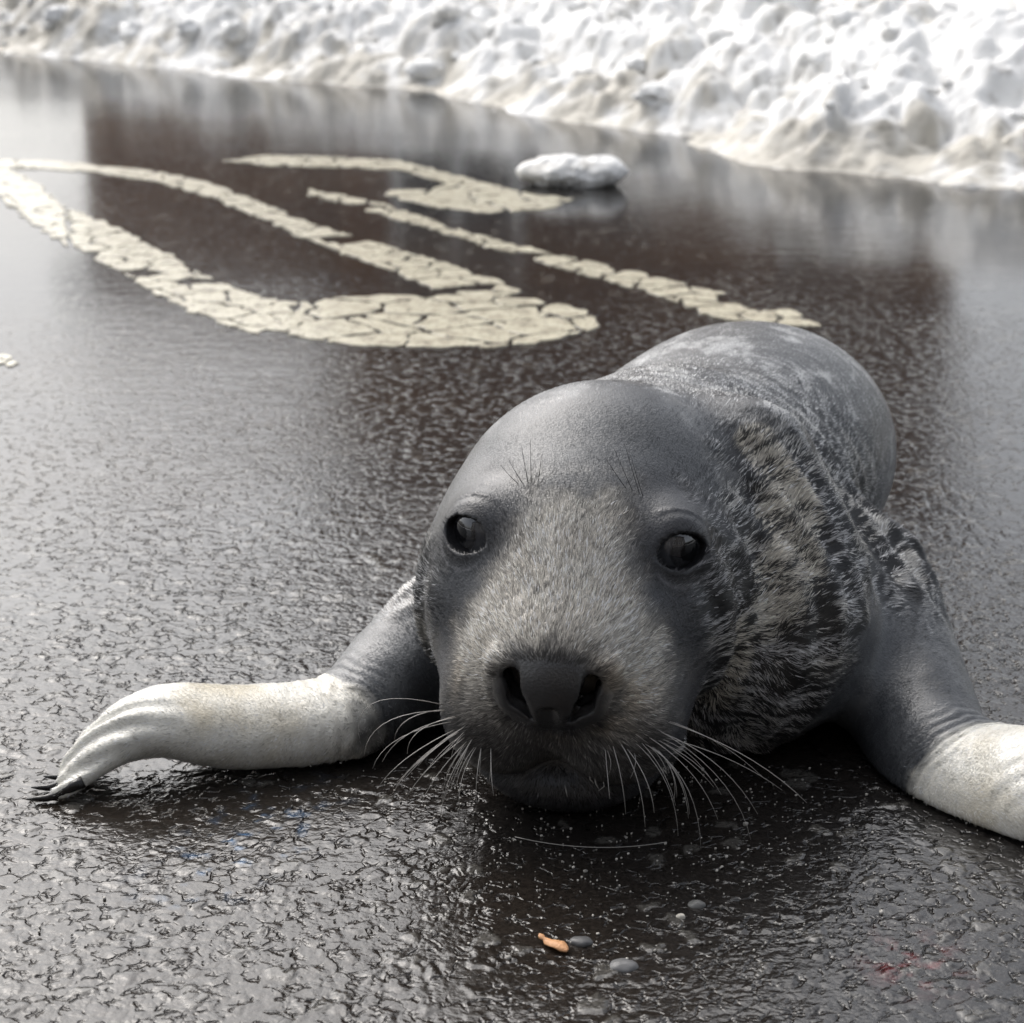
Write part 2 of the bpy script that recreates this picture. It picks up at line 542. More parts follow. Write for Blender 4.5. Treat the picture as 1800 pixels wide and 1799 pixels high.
def snow_lump(name, parts, label, group=None, seed=0, cat="snow lump", I=ICO5):
    """parts: list of (centre, radii); the lump is the outer hull of them, roughened, seen from the lump's middle"""
    V, F = I
    c0 = np.mean([p[0] for p in parts], axis=0)
    best = np.zeros(len(V))
    for c, r in parts:
        q = (c - c0) / r
        d = V / r
        A = (d * d).sum(1); B = -2 * (d @ q); C = q @ q - 1
        disc = B * B - 4 * A * C
        t = np.where(disc > 0, (-B + np.sqrt(np.maximum(disc, 0))) / (2 * A), 0)
        best = np.maximum(best, t)
    best = best * (1 + 0.20 * fbm(V, 2.4, 3, seed) + 0.08 * fbm(V, 7, 3, seed + 1) + 0.015 * fbm(V, 22, 2, seed + 3))
    P = V * best[:, None] + c0
    P[:, 2] = np.maximum(P[:, 2], -0.004)
    col = np.tile(np.array([0.90, 0.895, 0.87]), (len(V), 1))
    col = mixc(col, [0.36, 0.32, 0.24], sstep(0.0, 0.6, fbm(V, 2.2, 4, seed + 6) + 0.05) * 0.4)
    base = np.array([c0[0], c0[1], 0.0])
    o = mesh_np(name, P - base, [F], M_SNOW, attrs={"col": col})
    o.location = base
    tag(o, label, cat, group)
    return o


g0 = gnd(1005, 332)
snow_lump("snow_lump", [(g0 + np.array([-0.045, 0.06, 0.034]), np.array([0.095, 0.07, 0.038])),
                        (g0 + np.array([-0.015, 0.065, .040]), np.array([0.065, 0.06, 0.038])),
                        (g0 + np.array([0.075, 0.06, 0.038]), np.array([0.070, 0.06, 0.038])),
                        (g0 + np.array([0.02, 0.06, 0.030]), np.array([0.118, 0.07, 0.042]))],
          "lone flat lump of grey white snow lying on the wet road", seed=5)

# ------------------------------------------------------------------ worn road letters, cracked into plates
def clip_half(poly, p, n):
    out = []
    m = len(poly)
    for a in range(m):
        A, B = poly[a], poly[(a + 1) % m]
        da, db = (A - p) @ n, (B - p) @ n
        if da <= 0: out.append(A)
        if (da < 0 < db) or (db < 0 < da):
            out.append(A + (B - A) * (da / (da - db)))
    return out


def area(poly):
    q = np.array(poly)
    x, y = q[:, 0], q[:, 1]
    return 0.5 * np.sum(x * np.roll(y, -1) - y * np.roll(x, -1))


def chips(poly, root, cell, gap, rng, ax=1.0, keep=1.0):
    poly = [np.array(p) for p in poly]
    if area(poly) < 0: poly = poly[::-1]
    A = np.array(poly)
    lo, hi = A.min(0) - cell, A.max(0) + cell
    seeds = []
    nx, ny = int((hi[0] - lo[0]) / (cell * ax)) + 1, int((hi[1] - lo[1]) / cell) + 1
    for i in range(nx):
        for j in range(ny):
            seeds.append([lo[0] + (i + 0.5 + 0.5 * (j % 2) + rng.uniform(-.42, .42)) * cell * ax, lo[1] + (j + 0.5 + rng.uniform(-.42, .42)) * cell])
    seeds = np.array(seeds)
    cnt = 0
    for si, s in enumerate(seeds):
        d = np.hypot((seeds[:, 0] - s[0]) / ax, seeds[:, 1] - s[1])
        nb = np.argsort(d)[1:16]
        sub = poly
        for k in nb:
            if d[k] > cell * 2.6: break
            n = seeds[k] - s
            L = np.hypot(*n)
            n = n / L
            g = gap * rng.uniform(0.25, 1.0)
            sub = clip_half(sub, s + n * (L / 2 - g / 2), n)
            if len(sub) < 3: break
        if len(sub) < 3: continue
        a = area(sub)
        if a < cell * cell * ax * 0.05 or rng.uniform() > keep: continue
        # resample and roughen the outline
        q = np.array(sub)
        pts = []
        for i in range(len(q)):
            p0, p1 = q[i], q[(i + 1) % len(q)]
            m = max(1, int(np.hypot(*(p1 - p0)) / (cell * 0.16)))
            for j in range(m): pts.append(p0 + (p1 - p0) * j / m)
        pts = np.array(pts)
        for _ in range(1):
            pts = 0.5 * pts + 0.25 * (np.roll(pts, 1, 0) + np.roll(pts, -1, 0))
        p3 = np.stack([pts[:, 0], pts[:, 1], 0 * pts[:, 0]], 1)
        pts = pts + .010 * np.stack([vnoise(p3, 28, 71), vnoise(p3, 28, 72)], 1) + rng.normal(0, cell * 0.035, pts.shape)
        c = pts.mean(0)
        n = len(pts)
        zt = 0.0011 + rng.uniform(-0.0002, 0.0002)
        rings = [(1.0, -0.004), (1.0, zt - 0.0006), (0.985, zt)]
        V = []
        for sc, z in rings:
            V += [[*(c + (p - c) * sc), z] for p in pts]
        V.append([*c, zt + 0.0002])
        V = np.array(V)
        und = 0.004 * fbm(np.stack([V[:, 0], V[:, 1], 0 * V[:, 0]], 1), 1.4, 2, 77) * sstep(2.4, 3.2, V[:, 1]) * 0.5
        V[:, 2] += und
        i = np.arange(n); j = (i + 1) % n
        qd = np.concatenate([np.stack([i + r * n, j + r * n, j + (r + 1) * n, i + (r + 1) * n], 1) for r in range(2)])
        tr = np.stack([i + 2 * n, j + 2 * n, np.full(n, 3 * n)], 1)
        mesh_np("paint_plate", V - np.array(root.location), [qd, tr], M_PAINT, smooth=False).parent = root
        cnt += 1
    return cnt


def G(pts):
    return [gnd(*p)[:2] for p in pts]


def marking(loc_px, label):
    l = gnd(*loc_px)
    o = empty("road_marking", (l[0], l[1], 0))
    tag(o, label, "road marking", "worn cream letters painted on the road")
    return o


rng = np.random.default_rng(11)
mk = marking((600, 560), "large looped cream road letter with broad cracked foot in front of the seal's back")
# foot of the loop: big plates
chips(G([(455, 578), (520, 592), (600, 606), (700, 613), (850, 613), (960, 603), (1052, 578), (1052, 562), (1010, 541), (960, 526), (800, 519), (640, 521), (530, 530), (520, 552)]), mk, 0.100, 0.013, rng, 1.5)
# near long side
chips(G([(455, 590), (350, 556), (280, 520), (200, 472), (130, 438), (120, 365), (180, 388), (250, 424), (330, 468), (400, 503), (462, 527), (525, 535), (515, 552)]), mk, 0.052, 0.009, rng, 2.2, 0.96)
chips(G([(122, 436), (60, 396), (0, 348), (-70, 318), (-70, 280), (0, 289), (60, 320), (112, 362)]), mk, 0.065, 0.007, rng, 2.0)
# far long side
chips(G([(280, 304), (360, 319), (450, 354), (520, 384), (600, 409), (700, 439), (800, 469), (880, 494), (915, 515), (880, 522), (820, 521), (760, 508), (700, 482), (620, 451), (540, 421), (450, 381), (370, 346), (290, 325)]), mk, 0.062, 0.010, rng, 2.0, 0.96)
chips(G([(-70, 280), (100, 283), (280, 303), (288, 322), (150, 301), (0, 296)]), mk, 0.12, 0.006, rng, 1.8, 0.9)
mk = marking((1100, 500), "long thin chipped cream road stroke running out to the seal's back")
chips(G([(800, 402), (850, 414), (960, 444), (1060, 464), (1200, 499), (1300, 524), (1390, 547), (1450, 575), (1330, 572), (1240, 552), (1160, 520), (1060, 491), (950, 461), (800, 416)]), mk, 0.058, 0.012, rng, 1.8, 0.90)
chips(G([(540, 332), (640, 350), (720, 374), (800, 402), (800, 415), (700, 387), (640, 368), (540, 343)]), mk, 0.06, 0.012, rng, 1.8, 0.85)
mk = marking((800, 345), "small curved cream road letter next to the lone snow lump")
chips(G([(395, 283), (470, 273), (600, 277), (700, 283), (760, 298), (860, 324), (940, 343), (1012, 351), (960, 369), (850, 375), (780, 366), (662, 345), (690, 334), (790, 334), (810, 329), (760, 316), (700, 299), (600, 295), (470, 292)]), mk, 0.10, 0.012, rng, 1.7, 0.93)
mk = marking((5, 634), "small cream fragment of road paint alone in the bright puddle")
chips(G([(-40, 622), (10, 622), (30, 634), (10, 646), (-40, 646)]), mk, 0.06, 0.006, rng, 1.4)
bpy.context.view_layer.update()

# ------------------------------------------------------------------ the seal: one continuous body from a distance field
MID = at(1009, 958, 1.73)                     # between the eyes
_yaw, _pit, _rol = R(10), R(15), R(1.6)
hF = np.array([-math.sin(_yaw) * math.cos(_pit), -math.cos(_yaw) * math.cos(_pit), -math.sin(_pit)])
_r = np.array([math.cos(_yaw), -math.sin(_yaw), 0])
_u = np.cross(_r, -hF); _u = _u / np.linalg.norm(_u)
if _u[2] < 0: _u = -_u
hR = _r * math.cos(_rol) - _u * math.sin(_rol)
hU = _u * math.cos(_rol) + _r * math.sin(_rol)
HB = np.stack([hR, hF, hU], 1)


def loc(P): return (P - MID) @ HB
def wld(q): return MID + HB @ np.array(q, float)


def ell(P, c, r, B=None):
    q = P - np.array(c, np.float32)
    if B is not None: q = q @ np.asarray(B, np.float32)
    r = np.array(r, np.float32)
    k0 = np.sqrt(((q / r) ** 2).sum(1)) + 1e-6
    k1 = np.sqrt(((q / (r * r)) ** 2).sum(1)) + 1e-6
    return k0 * (k0 - 1) / k1


def rc(P, a, b, ra, rb, ax=None, st=1.0):
    a = np.array(a, np.float32); b = np.array(b, np.float32)
    pa = P - a; ba = b - a
    h = np.clip(pa @ ba / (ba @ ba), 0, 1)
    q = pa - h[:, None] * ba
    if ax is not None:
        ax = np.array(ax, np.float32)
        q = q + (st - 1) * (q @ ax)[:, None] * ax
    return np.sqrt((q * q).sum(1)) - (ra + (rb - ra) * h)


def smin(a, b, k):
    h = np.clip(0.5 + 0.5 * (b - a) / k, 0, 1)
    return b * (1 - h) + a * h - k * h * (1 - h)


def smax(a, b, k): return -smin(-a, -b, k)


def unit(v):
    v = np.array(v, float)
    return v / np.linalg.norm(v)


EYES = []
for sgn in (-1, 1):
    EYES.append((np.array([sgn * 0.0845, -0.019, -0.001]), unit([sgn * 0.40, 0.87, 0.24])))
EYE_R = 0.0280
NOSE = np.array([0.0, 0.146, -0.040])
BYAW = R(-20)
BB = np.array([[math.cos(BYAW), -math.sin(BYAW), 0], [math.sin(BYAW), math.cos(BYAW), 0], [0, 0, 1]])
LARM = [(at(815, 1130, 1.97), .080), (at(695, 1195, 1.90), .052), (at(600, 1262, 1.845), .036), (at(430, 1278, 1.81), .035),
        (at(285, 1268, 1.79), .029), (at(190, 1308, 1.77), .018), (at(128, 1362, 1.757), .011)]
RARM = [(at(1480, 1070, 2.02), .100), (at(1582, 1205, 1.90), .060), (at(1640, 1330, 1.80), .056), (at(1725, 1388, 1.745), .054), (at(1830, 1400, 1.70), .055),
        (at(1950, 1425, 1.68), .034), (at(2040, 1480, 1.665), .014)]


def dense(arm, m=4):
    P = np.array([a[0] for a in arm]); r = np.array([a[1] for a in arm])
    out = []
    n = len(arm)
    for i in range(n - 1):
        p0, p1, p2, p3 = P[max(i - 1, 0)], P[i], P[i + 1], P[min(i + 2, n - 1)]
        for k in range(m):
            t = k / m
            out.append((.5 * (2 * p1 + (p2 - p0) * t + (2 * p0 - 5 * p1 + 4 * p2 - p3) * t * t + (3 * p1 - p0 - 3 * p2 + p3) * t ** 3), r[i] + (r[i + 1] - r[i]) * t))
    out.append((P[-1], r[-1]))
    rr = np.array([o[1] for o in out])
    for _ in range(3):
        rr[1:-1] = .5 * rr[1:-1] + .25 * (rr[:-2] + rr[2:])
    return [(o[0], float(x)) for o, x in zip(out, rr)]


LARM_D, RARM_D = dense(LARM), dense(RARM)


def d_head(q):
    """head in its own frame: q = (right, forward, up)"""
    d = ell(q, (0, -0.13, -0.046), (.134, .155, .106))
    d = smin(d, ell(q, (0, -0.03, -0.035), (.098, .075, .068)), .05)                     # brow and bridge
    d = smin(d, ell(q, (0, 0.042, -0.075), (.092, .098, .080)), .05)                    # muzzle
    for s in (-1, 1):
        d = smin(d, ell(q, (s * .098, -0.05, -0.085), (.052, .10, .085)), .04)           # cheeks
    for s in (-1, 1):
        d = smin(d, ell(q, (s * .052, 0.064, -0.128), (.060, .072, .064)), .030)         # whisker pads
    d = smin(d, ell(q, (0, 0.102, -0.060), (.043, .042, .034)), .035)                    # nose pad
    d = smin(d, ell(q, (0, 0.114, -0.054), (.024, .028, .022)), .020)                    # rounded middle of the nose
    for s in (-1, 1):
        d = smin(d, rc(q, (s * .045, .122, -.046), (s * .038, .126, -.078), .0100, .0110), .014)   # nostril wings
        for f0, w in ((.152, 1.0), (.138, .95), (.124, .9), (.110, .85)):
            d = smax(d, -rc(q, (s * .0330, f0, -.039), (s * .0350, f0, -.050), .0045 * w, .0085 * w), .004)
            d = smax(d, -rc(q, (s * .0350, f0, -.050), (s * .0285, f0, -.069), .0085 * w, .0086 * w), .004)
            d = smax(d, -rc(q, (s * .0285, f0, -.069), (s * .0160, f0, -.085), .0086 * w, .0042 * w), .004)
        # philtrum and lip line
    d = smax(d, -rc(q, (0, .150, -.076), (0, .140, -.155), .0045, .0045), .010)
    d = smin(d, ell(q, (0, 0.034, -0.196), (.092, .082, .046)), .005)                     # lower jaw under the lip
    # eyelids
    for c, n in EYES:
        d = smin(d, rc(q, c, c + n * .003, .0285, .0285), .03)
        e = q - c
        hn = e @ n
        rad = np.sqrt(np.maximum((e * e).sum(1) - hn * hn, 0))
        low = np.clip(-(e[:, 2]) / 0.02, 0, 1)
        d = smin(d, np.hypot(rad - .0245, hn - .0165) - .0018, .005)
        d = smin(d, np.hypot(rad - .0335, hn - .0085) - .0030 * low, .005)
        side = unit(np.cross(n, [0, 0, 1]))
        upv = np.cross(side, n)
        B = np.stack([side, n, upv], 1)
        d = smax(d, -smax(ell(q, c + n * .026 + upv * .0080, (.0275, .026, .0255), B), ell(q, c + n * .026 - upv * .0100, (.0275, .026, .0262), B), .002), .002)
    return d


def sdf(P):
    P = P.astype(np.float32)
    q = loc(P).astype(np.float32)
    # trunk
    t = ell(P, (.248, 2.30, .146), (.186, .33, .153), BB)
    t = smin(t, ell(P, (.165, 2.02, .140), (.180, .22, .150)), .10)
    t = smin(t, rc(P, (.30, 2.45, .11), (.34, 2.95, .06), .12, .05), .12)
    t = smin(t, ell(P, (.222, 1.890, .100), (.118, .125, .108)), .09)                      # breast beside the head
    neck = rc(P, wld((.01, -.16, -.055)), (.155, 2.06, .17), .112, .15)
    neck = smin(neck, rc(P, wld((.03, -.03, -.15)), (.13, 1.95, .10), .060, .13), .06)
    t = smin(t, neck, .05)
    # neck ruff folds on the side
    t = smin(t, rc(P, at(1330, 800, 1.93), at(1370, 1080, 1.85), .040, .046), .09)
    # shoulders and fore flippers
    for arm, k in ((LARM_D, .05), (RARM_D, .050)):
        pts = np.array([a[0] for a in arm])
        lo_, hi_ = pts.min(0) - .19, pts.max(0) + .19
        mk_ = ((P > lo_) & (P < hi_)).all(1)
        if not mk_.any(): continue
        Q = P[mk_]
        a = None
        for i in range(len(arm) - 1):
            (p0, r0), (p1, r1) = arm[i], arm[i + 1]
            st = 1.0 - .34 * min(i / 6.0, 1.0)
            c = rc(Q, p0, p1, r0, r1, (0, 1, 0), st)
            a = c if a is None else smin(a, c, .010)
        t[mk_] = smin(t[mk_], a, k)
    # digits at the tip of the near flipper
    for k in range(4):
        y0 = -0.028 + 0.018 * k
        t = smin(t, rc(P, LARM[5][0] + np.array([0.02, y0 * 0.8, .006]), LARM[6][0] + np.array([-.006, y0 * 1.2, -.006]), .010, .007), .008)
    # hind flippers
    for s in (-1, 1):
        t = smin(t, rc(P, (.345 + .03 * s, 2.94, .045), (.37 + .08 * s, 3.18, .022), .042, .02, (1, 0, 0), .6), .05)
    m = (q * q).sum(1) < .36 ** 2
    hd = np.full(len(P), .06, np.float32)
    if m.any(): hd[m] = d_head(q[m])
    d = smin(t, hd, .022)
    return smax(d, 0.001 - P[:, 2], .008)


def polygonize(fn, lo, hi, h, coarse=4):
    lo, hi = np.array(lo), np.array(hi)
    H = h * coarse
    nc = np.ceil((hi - lo) / H).astype(int)
    ax = [lo[a] + (np.arange(nc[a]) + 0.5) * H - h / 2 for a in range(3)]
    g = np.stack(np.meshgrid(*ax, indexing='ij'), -1).reshape(-1, 3).astype(np.float32)
    C = np.concatenate([fn(c) for c in np.array_split(g, 8)]).reshape(nc)
    near = np.abs(C) < H * 2.2
    F = np.where(C < 0, -1.0, 1.0).astype(np.float32)
    for a in range(3):
        F = np.repeat(F, coarse, a)
    for b in np.argwhere(near)[None].reshape(-1, 3).reshape(1, -1, 3)[0:1]:
        pass
    blk = np.argwhere(near)
    off = np.stack(np.meshgrid(*[np.arange(coarse)] * 3, indexing='ij'), -1).reshape(-1, 3)
    for part in np.array_split(blk, 12):
        I = (part[:, None, :] * coarse + off[None]).reshape(-1, 3)
        v = fn((lo + I * h).astype(np.float32))
        F[I[:, 0], I[:, 1], I[:, 2]] = v
    S = F < 0
    n = np.array(F.shape) - 1
    cnt = np.zeros(n, np.int8)
    corner = [(a, b, c) for a in (0, 1) for b in (0, 1) for c in (0, 1)]
    for a, b, c in corner:
        cnt += S[a:n[0] + a, b:n[1] + b, c:n[2] + c]
    cells = np.argwhere((cnt > 0) & (cnt < 8))
    ident = np.full(n, -1, np.int32)
    ident[cells[:, 0], cells[:, 1], cells[:, 2]] = np.arange(len(cells))
    vals = np.stack([F[cells[:, 0] + a, cells[:, 1] + b, cells[:, 2] + c] for a, b, c in corner], 1)
    pos = np.zeros((len(cells), 3)); num = np.zeros(len(cells))
    cr = np.array(corner, float)
    for i in range(8):
        for j in range(i + 1, 8):
            if np.abs(cr[i] - cr[j]).sum() != 1: continue
            m = (vals[:, i] < 0) != (vals[:, j] < 0)
            t = vals[m, i] / (vals[m, i] - vals[m, j])
            pos[m] += cr[i] + t[:, None] * (cr[j] - cr[i])
            num[m] += 1
    V = lo + (cells + pos / num[:, None]) * h
    quads = []
    for a in range(3):
        b, c = (a + 1) % 3, (a + 2) % 3
        s0 = [slice(None)] * 3; s1 = [slice(None)] * 3
        s0[a] = slice(0, -1); s1[a] = slice(1, None)
        ed = np.argwhere(S[tuple(s0)] != S[tuple(s1)])
        ed = ed[(ed[:, b] > 0) & (ed[:, c] > 0) & (ed[:, b] < n[b]) & (ed[:, c] < n[c])]
        eb = np.zeros(3, int); eb[b] = 1
        ec = np.zeros(3, int); ec[c] = 1
        f = [ident[tuple((ed - x).T)] for x in (eb + ec, ec, 0 * eb, eb)]
        f = np.stack(f, 1)
        inside = S[tuple(ed.T)]
        f = np.where(inside[:, None], f, f[:, ::-1])
        quads.append(f)
    Q = np.concatenate(quads)
    return V, Q[(Q >= 0).all(1)]


def gradient(fn, V, e=0.0012):
    g = np.stack([fn(V + np.eye(3)[a] * e) - fn(V - np.eye(3)[a] * e) for a in range(3)], 1) / (2 * e)
    return g


SV, SQ = polygonize(sdf, (-.56, 1.52, -.006), (.72, 3.28, .40), 0.003)
for _ in range(2):
    g_ = gradient(sdf, SV)
    d_ = sdf(SV)
    SV = SV - np.clip(d_ / np.maximum((g_ * g_).sum(1), 0.3), -.0015, .0015)[:, None] * g_
SN_ = gradient(sdf, SV)
SN_ /= np.linalg.norm(SN_, axis=1)[:, None] + 1e-9


# colouring of the coat -------------------------------------------------------
def arm_param(P, arm):
    """distance to the flipper axis and position along it in segments"""
    best = np.full(len(P), 9.0); par = np.zeros(len(P))
    for i in range(len(arm) - 1):
        a, b = arm[i][0], arm[i + 1][0]
        ba = b - a
        h = np.clip((P - a) @ ba / (ba @ ba), 0, 1)
        d = np.linalg.norm(P - a - h[:, None] * ba, axis=1)
        m = d < best
        best = np.where(m, d, best); par = np.where(m, i + h, par)
    return best, par


def px_of(P):
    """used only to place coat marks measured on the animal: azimuthal position of a point"""
    return P


CREAM = np.array([0.62, 0.57, 0.46])


def on_hide(px, py):
    d = unit(ray(px, py))
    v = SV - np.array([0, 0, CAM_H])
    t = v @ d
    off = np.linalg.norm(v - t[:, None] * d, axis=1)
    m = off < .006
    return SV[m][np.argmin(t[m])] if m.any() else SV[np.argmin(off)]


BAND = [on_hide(*p) for p in ((1330, 770), (1385, 860), (1395, 960), (1365, 1075), (1305, 1120), (1255, 1230), (1195, 1345))]


def coat(P):
    P = np.asarray(P, float)
    q = loc(P)
    r, f, u = q[:, 0], q[:, 1], q[:, 2]
    slate = np.array([0.064, 0.068, 0.073])
    col = np.tile(slate, (len(P), 1))
    n1 = fbm(P, 14, 3, 201); n2 = fbm(P, 40, 3, 202); n3 = fbm(P, 9, 3, 203)
    col = col * (1 + 0.25 * n1 + 0.18 * n2)[:, None]
    body = sstep(-0.10, -0.26, f)                                  # behind the skull
    # pale dapples on the back
    dap = sstep(0.0, 0.40, fbm(P * np.array([1, .7, 1]), 34, 4, 210, .65)) * body
    col = mixc(col, [0.42, 0.43, 0.435], dap * 0.75)
    col = mixc(col, [0.05, 0.05, 0.053], sstep(.1, .5, fbm(P, 55, 3, 214)) * body * .45)
    # mottled neck and breast: black with cream flecks
    neckm = sstep(0.085, 0.125, np.abs(r) + 0.55 * np.clip(-f - 0.02, 0, .2) - 0.25 * np.clip(u - .0, 0, .2) + 0.012 * n2) * sstep(.06, .0, f - 0.4 * np.clip(-u - .1, 0, 1)) \
        * (1 - sstep(2.05, 2.30, P[:, 1] + 0.1 * n3))
    skull = sstep(-.29, -.19, f + .05 * n2) * sstep(-.06, -.005, u + .25 * np.clip(-f - .02, 0, 1) - .5 * np.clip(r - .085, 0, 1) + .02 * n2) * (1 - sstep(.080, .175, r + .03 * n2 + .015 * n1))
    neckm = neckm * (1 - skull)
    neckm = np.clip(neckm * (1 + .5 * n2), 0, 1) * (1 - .85 * sstep(.20, .34, P[:, 2] + .05 * n2) * sstep(-.17, -.23, f))
    for arm in (LARM, RARM):
        dd, par = arm_param(P, arm)
        neckm = neckm * (1 - sstep(.17, .10, dd + .02 * n2) * sstep(.25, 1.15, par + .2 * n2))
    col = mixc(col, np.array([0.026, 0.026, 0.028]), neckm * 0.75)
    fl = sstep(0.0, 0.30, fbm(P * np.array([1, 1, 1.5]), 30, 4, 220, .6))
    col = mixc(col, np.array([.44, .43, .40]), neckm * fl * 0.40)
    # cream band behind the cheek
    def band(a, b, w0, w1):
        a, b = np.array(a), np.array(b); ba = b - a
        h = np.clip((P - a) @ ba / (ba @ ba), 0, 1)
        dd = np.linalg.norm(P - a - h[:, None] * ba, axis=1)
        return 1 - sstep(0.45, 1.0, (dd / (w0 + (w1 - w0) * h)) + 0.45 * n2)
    bd = np.maximum.reduce([band(BAND[0], BAND[1], .020, .030) * .8, band(BAND[1], BAND[2], .032, .036), band(BAND[2], BAND[3], .036, .032),
                            band(BAND[4], BAND[5], .018, .020) * .8, band(BAND[5], BAND[6], .020, .024) * .8])
    col = mixc(col, CREAM, bd * 0.95)
    neckm = np.maximum(neckm, bd)
    # fawn muzzle
    half = np.interp(u, [-.20, -.12, -.06, -.02, .02, .045], [.100, .100, .094, .070, .054, .048])
    n4 = fbm(P, 60, 3, 230)
    muz = sstep(.018, -.014, np.abs(r) - half + .014 * n4 + .006 * n2) * sstep(-.070, -.035, f + .010 * n4) * sstep(.055, .022, u + .014 * n4)
    fawn = mixc([0.53, 0.495, 0.435], [0.42, 0.35, 0.262], sstep(-.2, .5, n1 + 0.3 * n2 - u * 2 - .1))
    fawn = mixc(fawn, [0.62, 0.60, 0.55], sstep(.0, .5, n2) * 0.6)
    col = mixc(col, fawn, muz)
    sc = rc(q, (.006, .075, -.005), (-.004, .098, -.020), 0, 0)
    col = mixc(col, [0.10, 0.095, 0.085], sstep(.0035, .0012, np.minimum(sc, np.hypot(r - .001 - .55 * (u + .012) , 0 * r) + 9 * (np.abs(u + .014) > .012) + 9 * (f < .03))) * .6)
    # dark lips, chin, nose
    low = sstep(-.056, -.118, u + .014 * n4 - .10 * np.clip(np.abs(r) - .05, 0, 1)) * sstep(-.01, .06, f)
    col = mixc(col, [0.040, 0.039, 0.040], low * .9)
    chin = sstep(-.155, -.18, u) * sstep(-.1, 0, f)
    col = mixc(col, [0.020, 0.020, 0.022], chin * .9)
    nd = np.sqrt((r / .055) ** 2 + ((u + .064) / .042) ** 2)
    nose = sstep(1.25, .80, nd + .14 * n4) * sstep(.09, .12, f)
    col = mixc(col, [0.032, 0.032, 0.034], nose * .96)
    inn = np.zeros(len(P))
    for s in (-1, 1):
        q2 = q * np.array([1, 0, 1])
        inn = np.maximum(inn, sstep(.0085, .0050, np.minimum(rc(q2, (s * .0350, 0, -.050), (s * .0285, 0, -.068), 0., 0.), rc(q2, (s * .0285, 0, -.068), (s * .0180, 0, -.082), -.002, -.004))) * sstep(.10, .11, f))
    col = mixc(col, [0.004, 0.004, 0.004], inn * .95)  # nostril hollows painted black to stand for the shade inside them
    # dark round the eyes and down the cheek
    for c, n in EYES:
        dd = np.linalg.norm((q - c) * np.array([1, .7, .8]), axis=1)
        col = mixc(col, [0.030, 0.031, 0.035], sstep(.072, .028, dd + .006 * n4) * (.88))
        rr_ = np.linalg.norm(np.cross(q - c, n), axis=1)
        col = mixc(col, [0.016, 0.016, 0.018], sstep(.0275, .0225, rr_) * sstep(.06, .04, dd) * .9)
        col = mixc(col, [0.17, 0.17, 0.18], np.exp(-((rr_ - .0292) / .0013) ** 2) * sstep(.005, -.010, u - c[2]) * sstep(.06, .04, dd) * .7)
    chk = sstep(.02, -.02, np.abs(r) - .125) * sstep(.072, .09, np.abs(r) + .02 * sstep(-.03, .0, u)) * sstep(-.01, -.05, u) * sstep(-.17, -.13, u) * sstep(-.09, -.03, f)
    col = mixc(col, [0.055, 0.057, 0.064], chk * .75 * (1 - muz))
    # flippers
    for arm, w0 in ((LARM, 1.95), (RARM, 2.62)):
        dd, par = arm_param(P, arm)
        near = sstep(.14, .09, dd)
        am = near * sstep(.5, .9, par)
        col = mixc(col, mixc([.062, .066, .072], [.115, .12, .125], sstep(-.3, .5, n1 + .5 * n2)), am)
        wh = near * sstep(w0 - .08, w0 + .22, par + .07 * n2 + .10 * n4)
        wc = mixc([.74, .72, .65], [.58, .53, .42], sstep(-.1, .7, n1 + .4 * n2)) * (1 + .12 * n4)[:, None]
        col = mixc(col, wc, wh)
    wet = np.maximum(nose, chin * .6)
    for c, n in EYES:
        wet = np.maximum(wet, sstep(.032, .025, np.linalg.norm(q - c, axis=1)))
    return np.clip(col, .006, .9), neckm, muz, wet


SCOL, SNECK, SMUZ, SWET = coat(SV)
_dn = np.linalg.norm(SV - wld((0, .17, -.06)), axis=1)
_disp = .0026 * np.sin(_dn * 150 + 3 * vnoise(SV, 9, 501)) * SNECK + .0016 * fbm(SV, 24, 3, 502) * (.25 + SNECK)
for arm_, w_ in ((LARM, 2.0), (RARM, 2.6)):
    _d, _p = arm_param(SV, arm_)
    _win = np.exp(-((_p - w_) / .45) ** 2) * sstep(.13, .09, _d)
    _disp = _disp + _win * .0009 * np.sin(_p * 42 + 4 * vnoise(SV, 22, 503) + 2 * vnoise(SV, 60, 504))
    _disp = _disp + .0012 * fbm(SV, 40, 3, 505) * sstep(.13, .09, _d) * sstep(.6, 1.2, _p)
    _gr = np.cos((SV[:, 1] - arm_[6][0][1]) / .0175 * 2 * math.pi)
    _disp = _disp + .0026 * _gr * sstep(3.6, 4.8, _p) * sstep(.10, .07, _d) * sstep(.2, .6, SN_[:, 2])
SV = SV + SN_ * _disp[:, None]
_a, _b = SV[SQ[:, 2]] - SV[SQ[:, 0]], SV[SQ[:, 3]] - SV[SQ[:, 1]]
_fn = np.cross(_a, _b)
_vn = np.stack([np.bincount(SQ.ravel(), np.repeat(_fn[:, k], 4), len(SV)) for k in range(3)], 1)
_vn *= np.sign((_vn * SN_).sum(1))[:, None]
SN_ = _vn / (np.linalg.norm(_vn, axis=1)[:, None] + 1e-12)
seal = empty("seal", (0.17, 2.02, 0.0))
tag(seal, "grey seal with fawn muzzle and white fore flippers lying on the wet road", "seal")
body = mesh_np("body", SV, [SQ], M_SKIN, seal, True, {"col": SCOL, "wet": SWET})

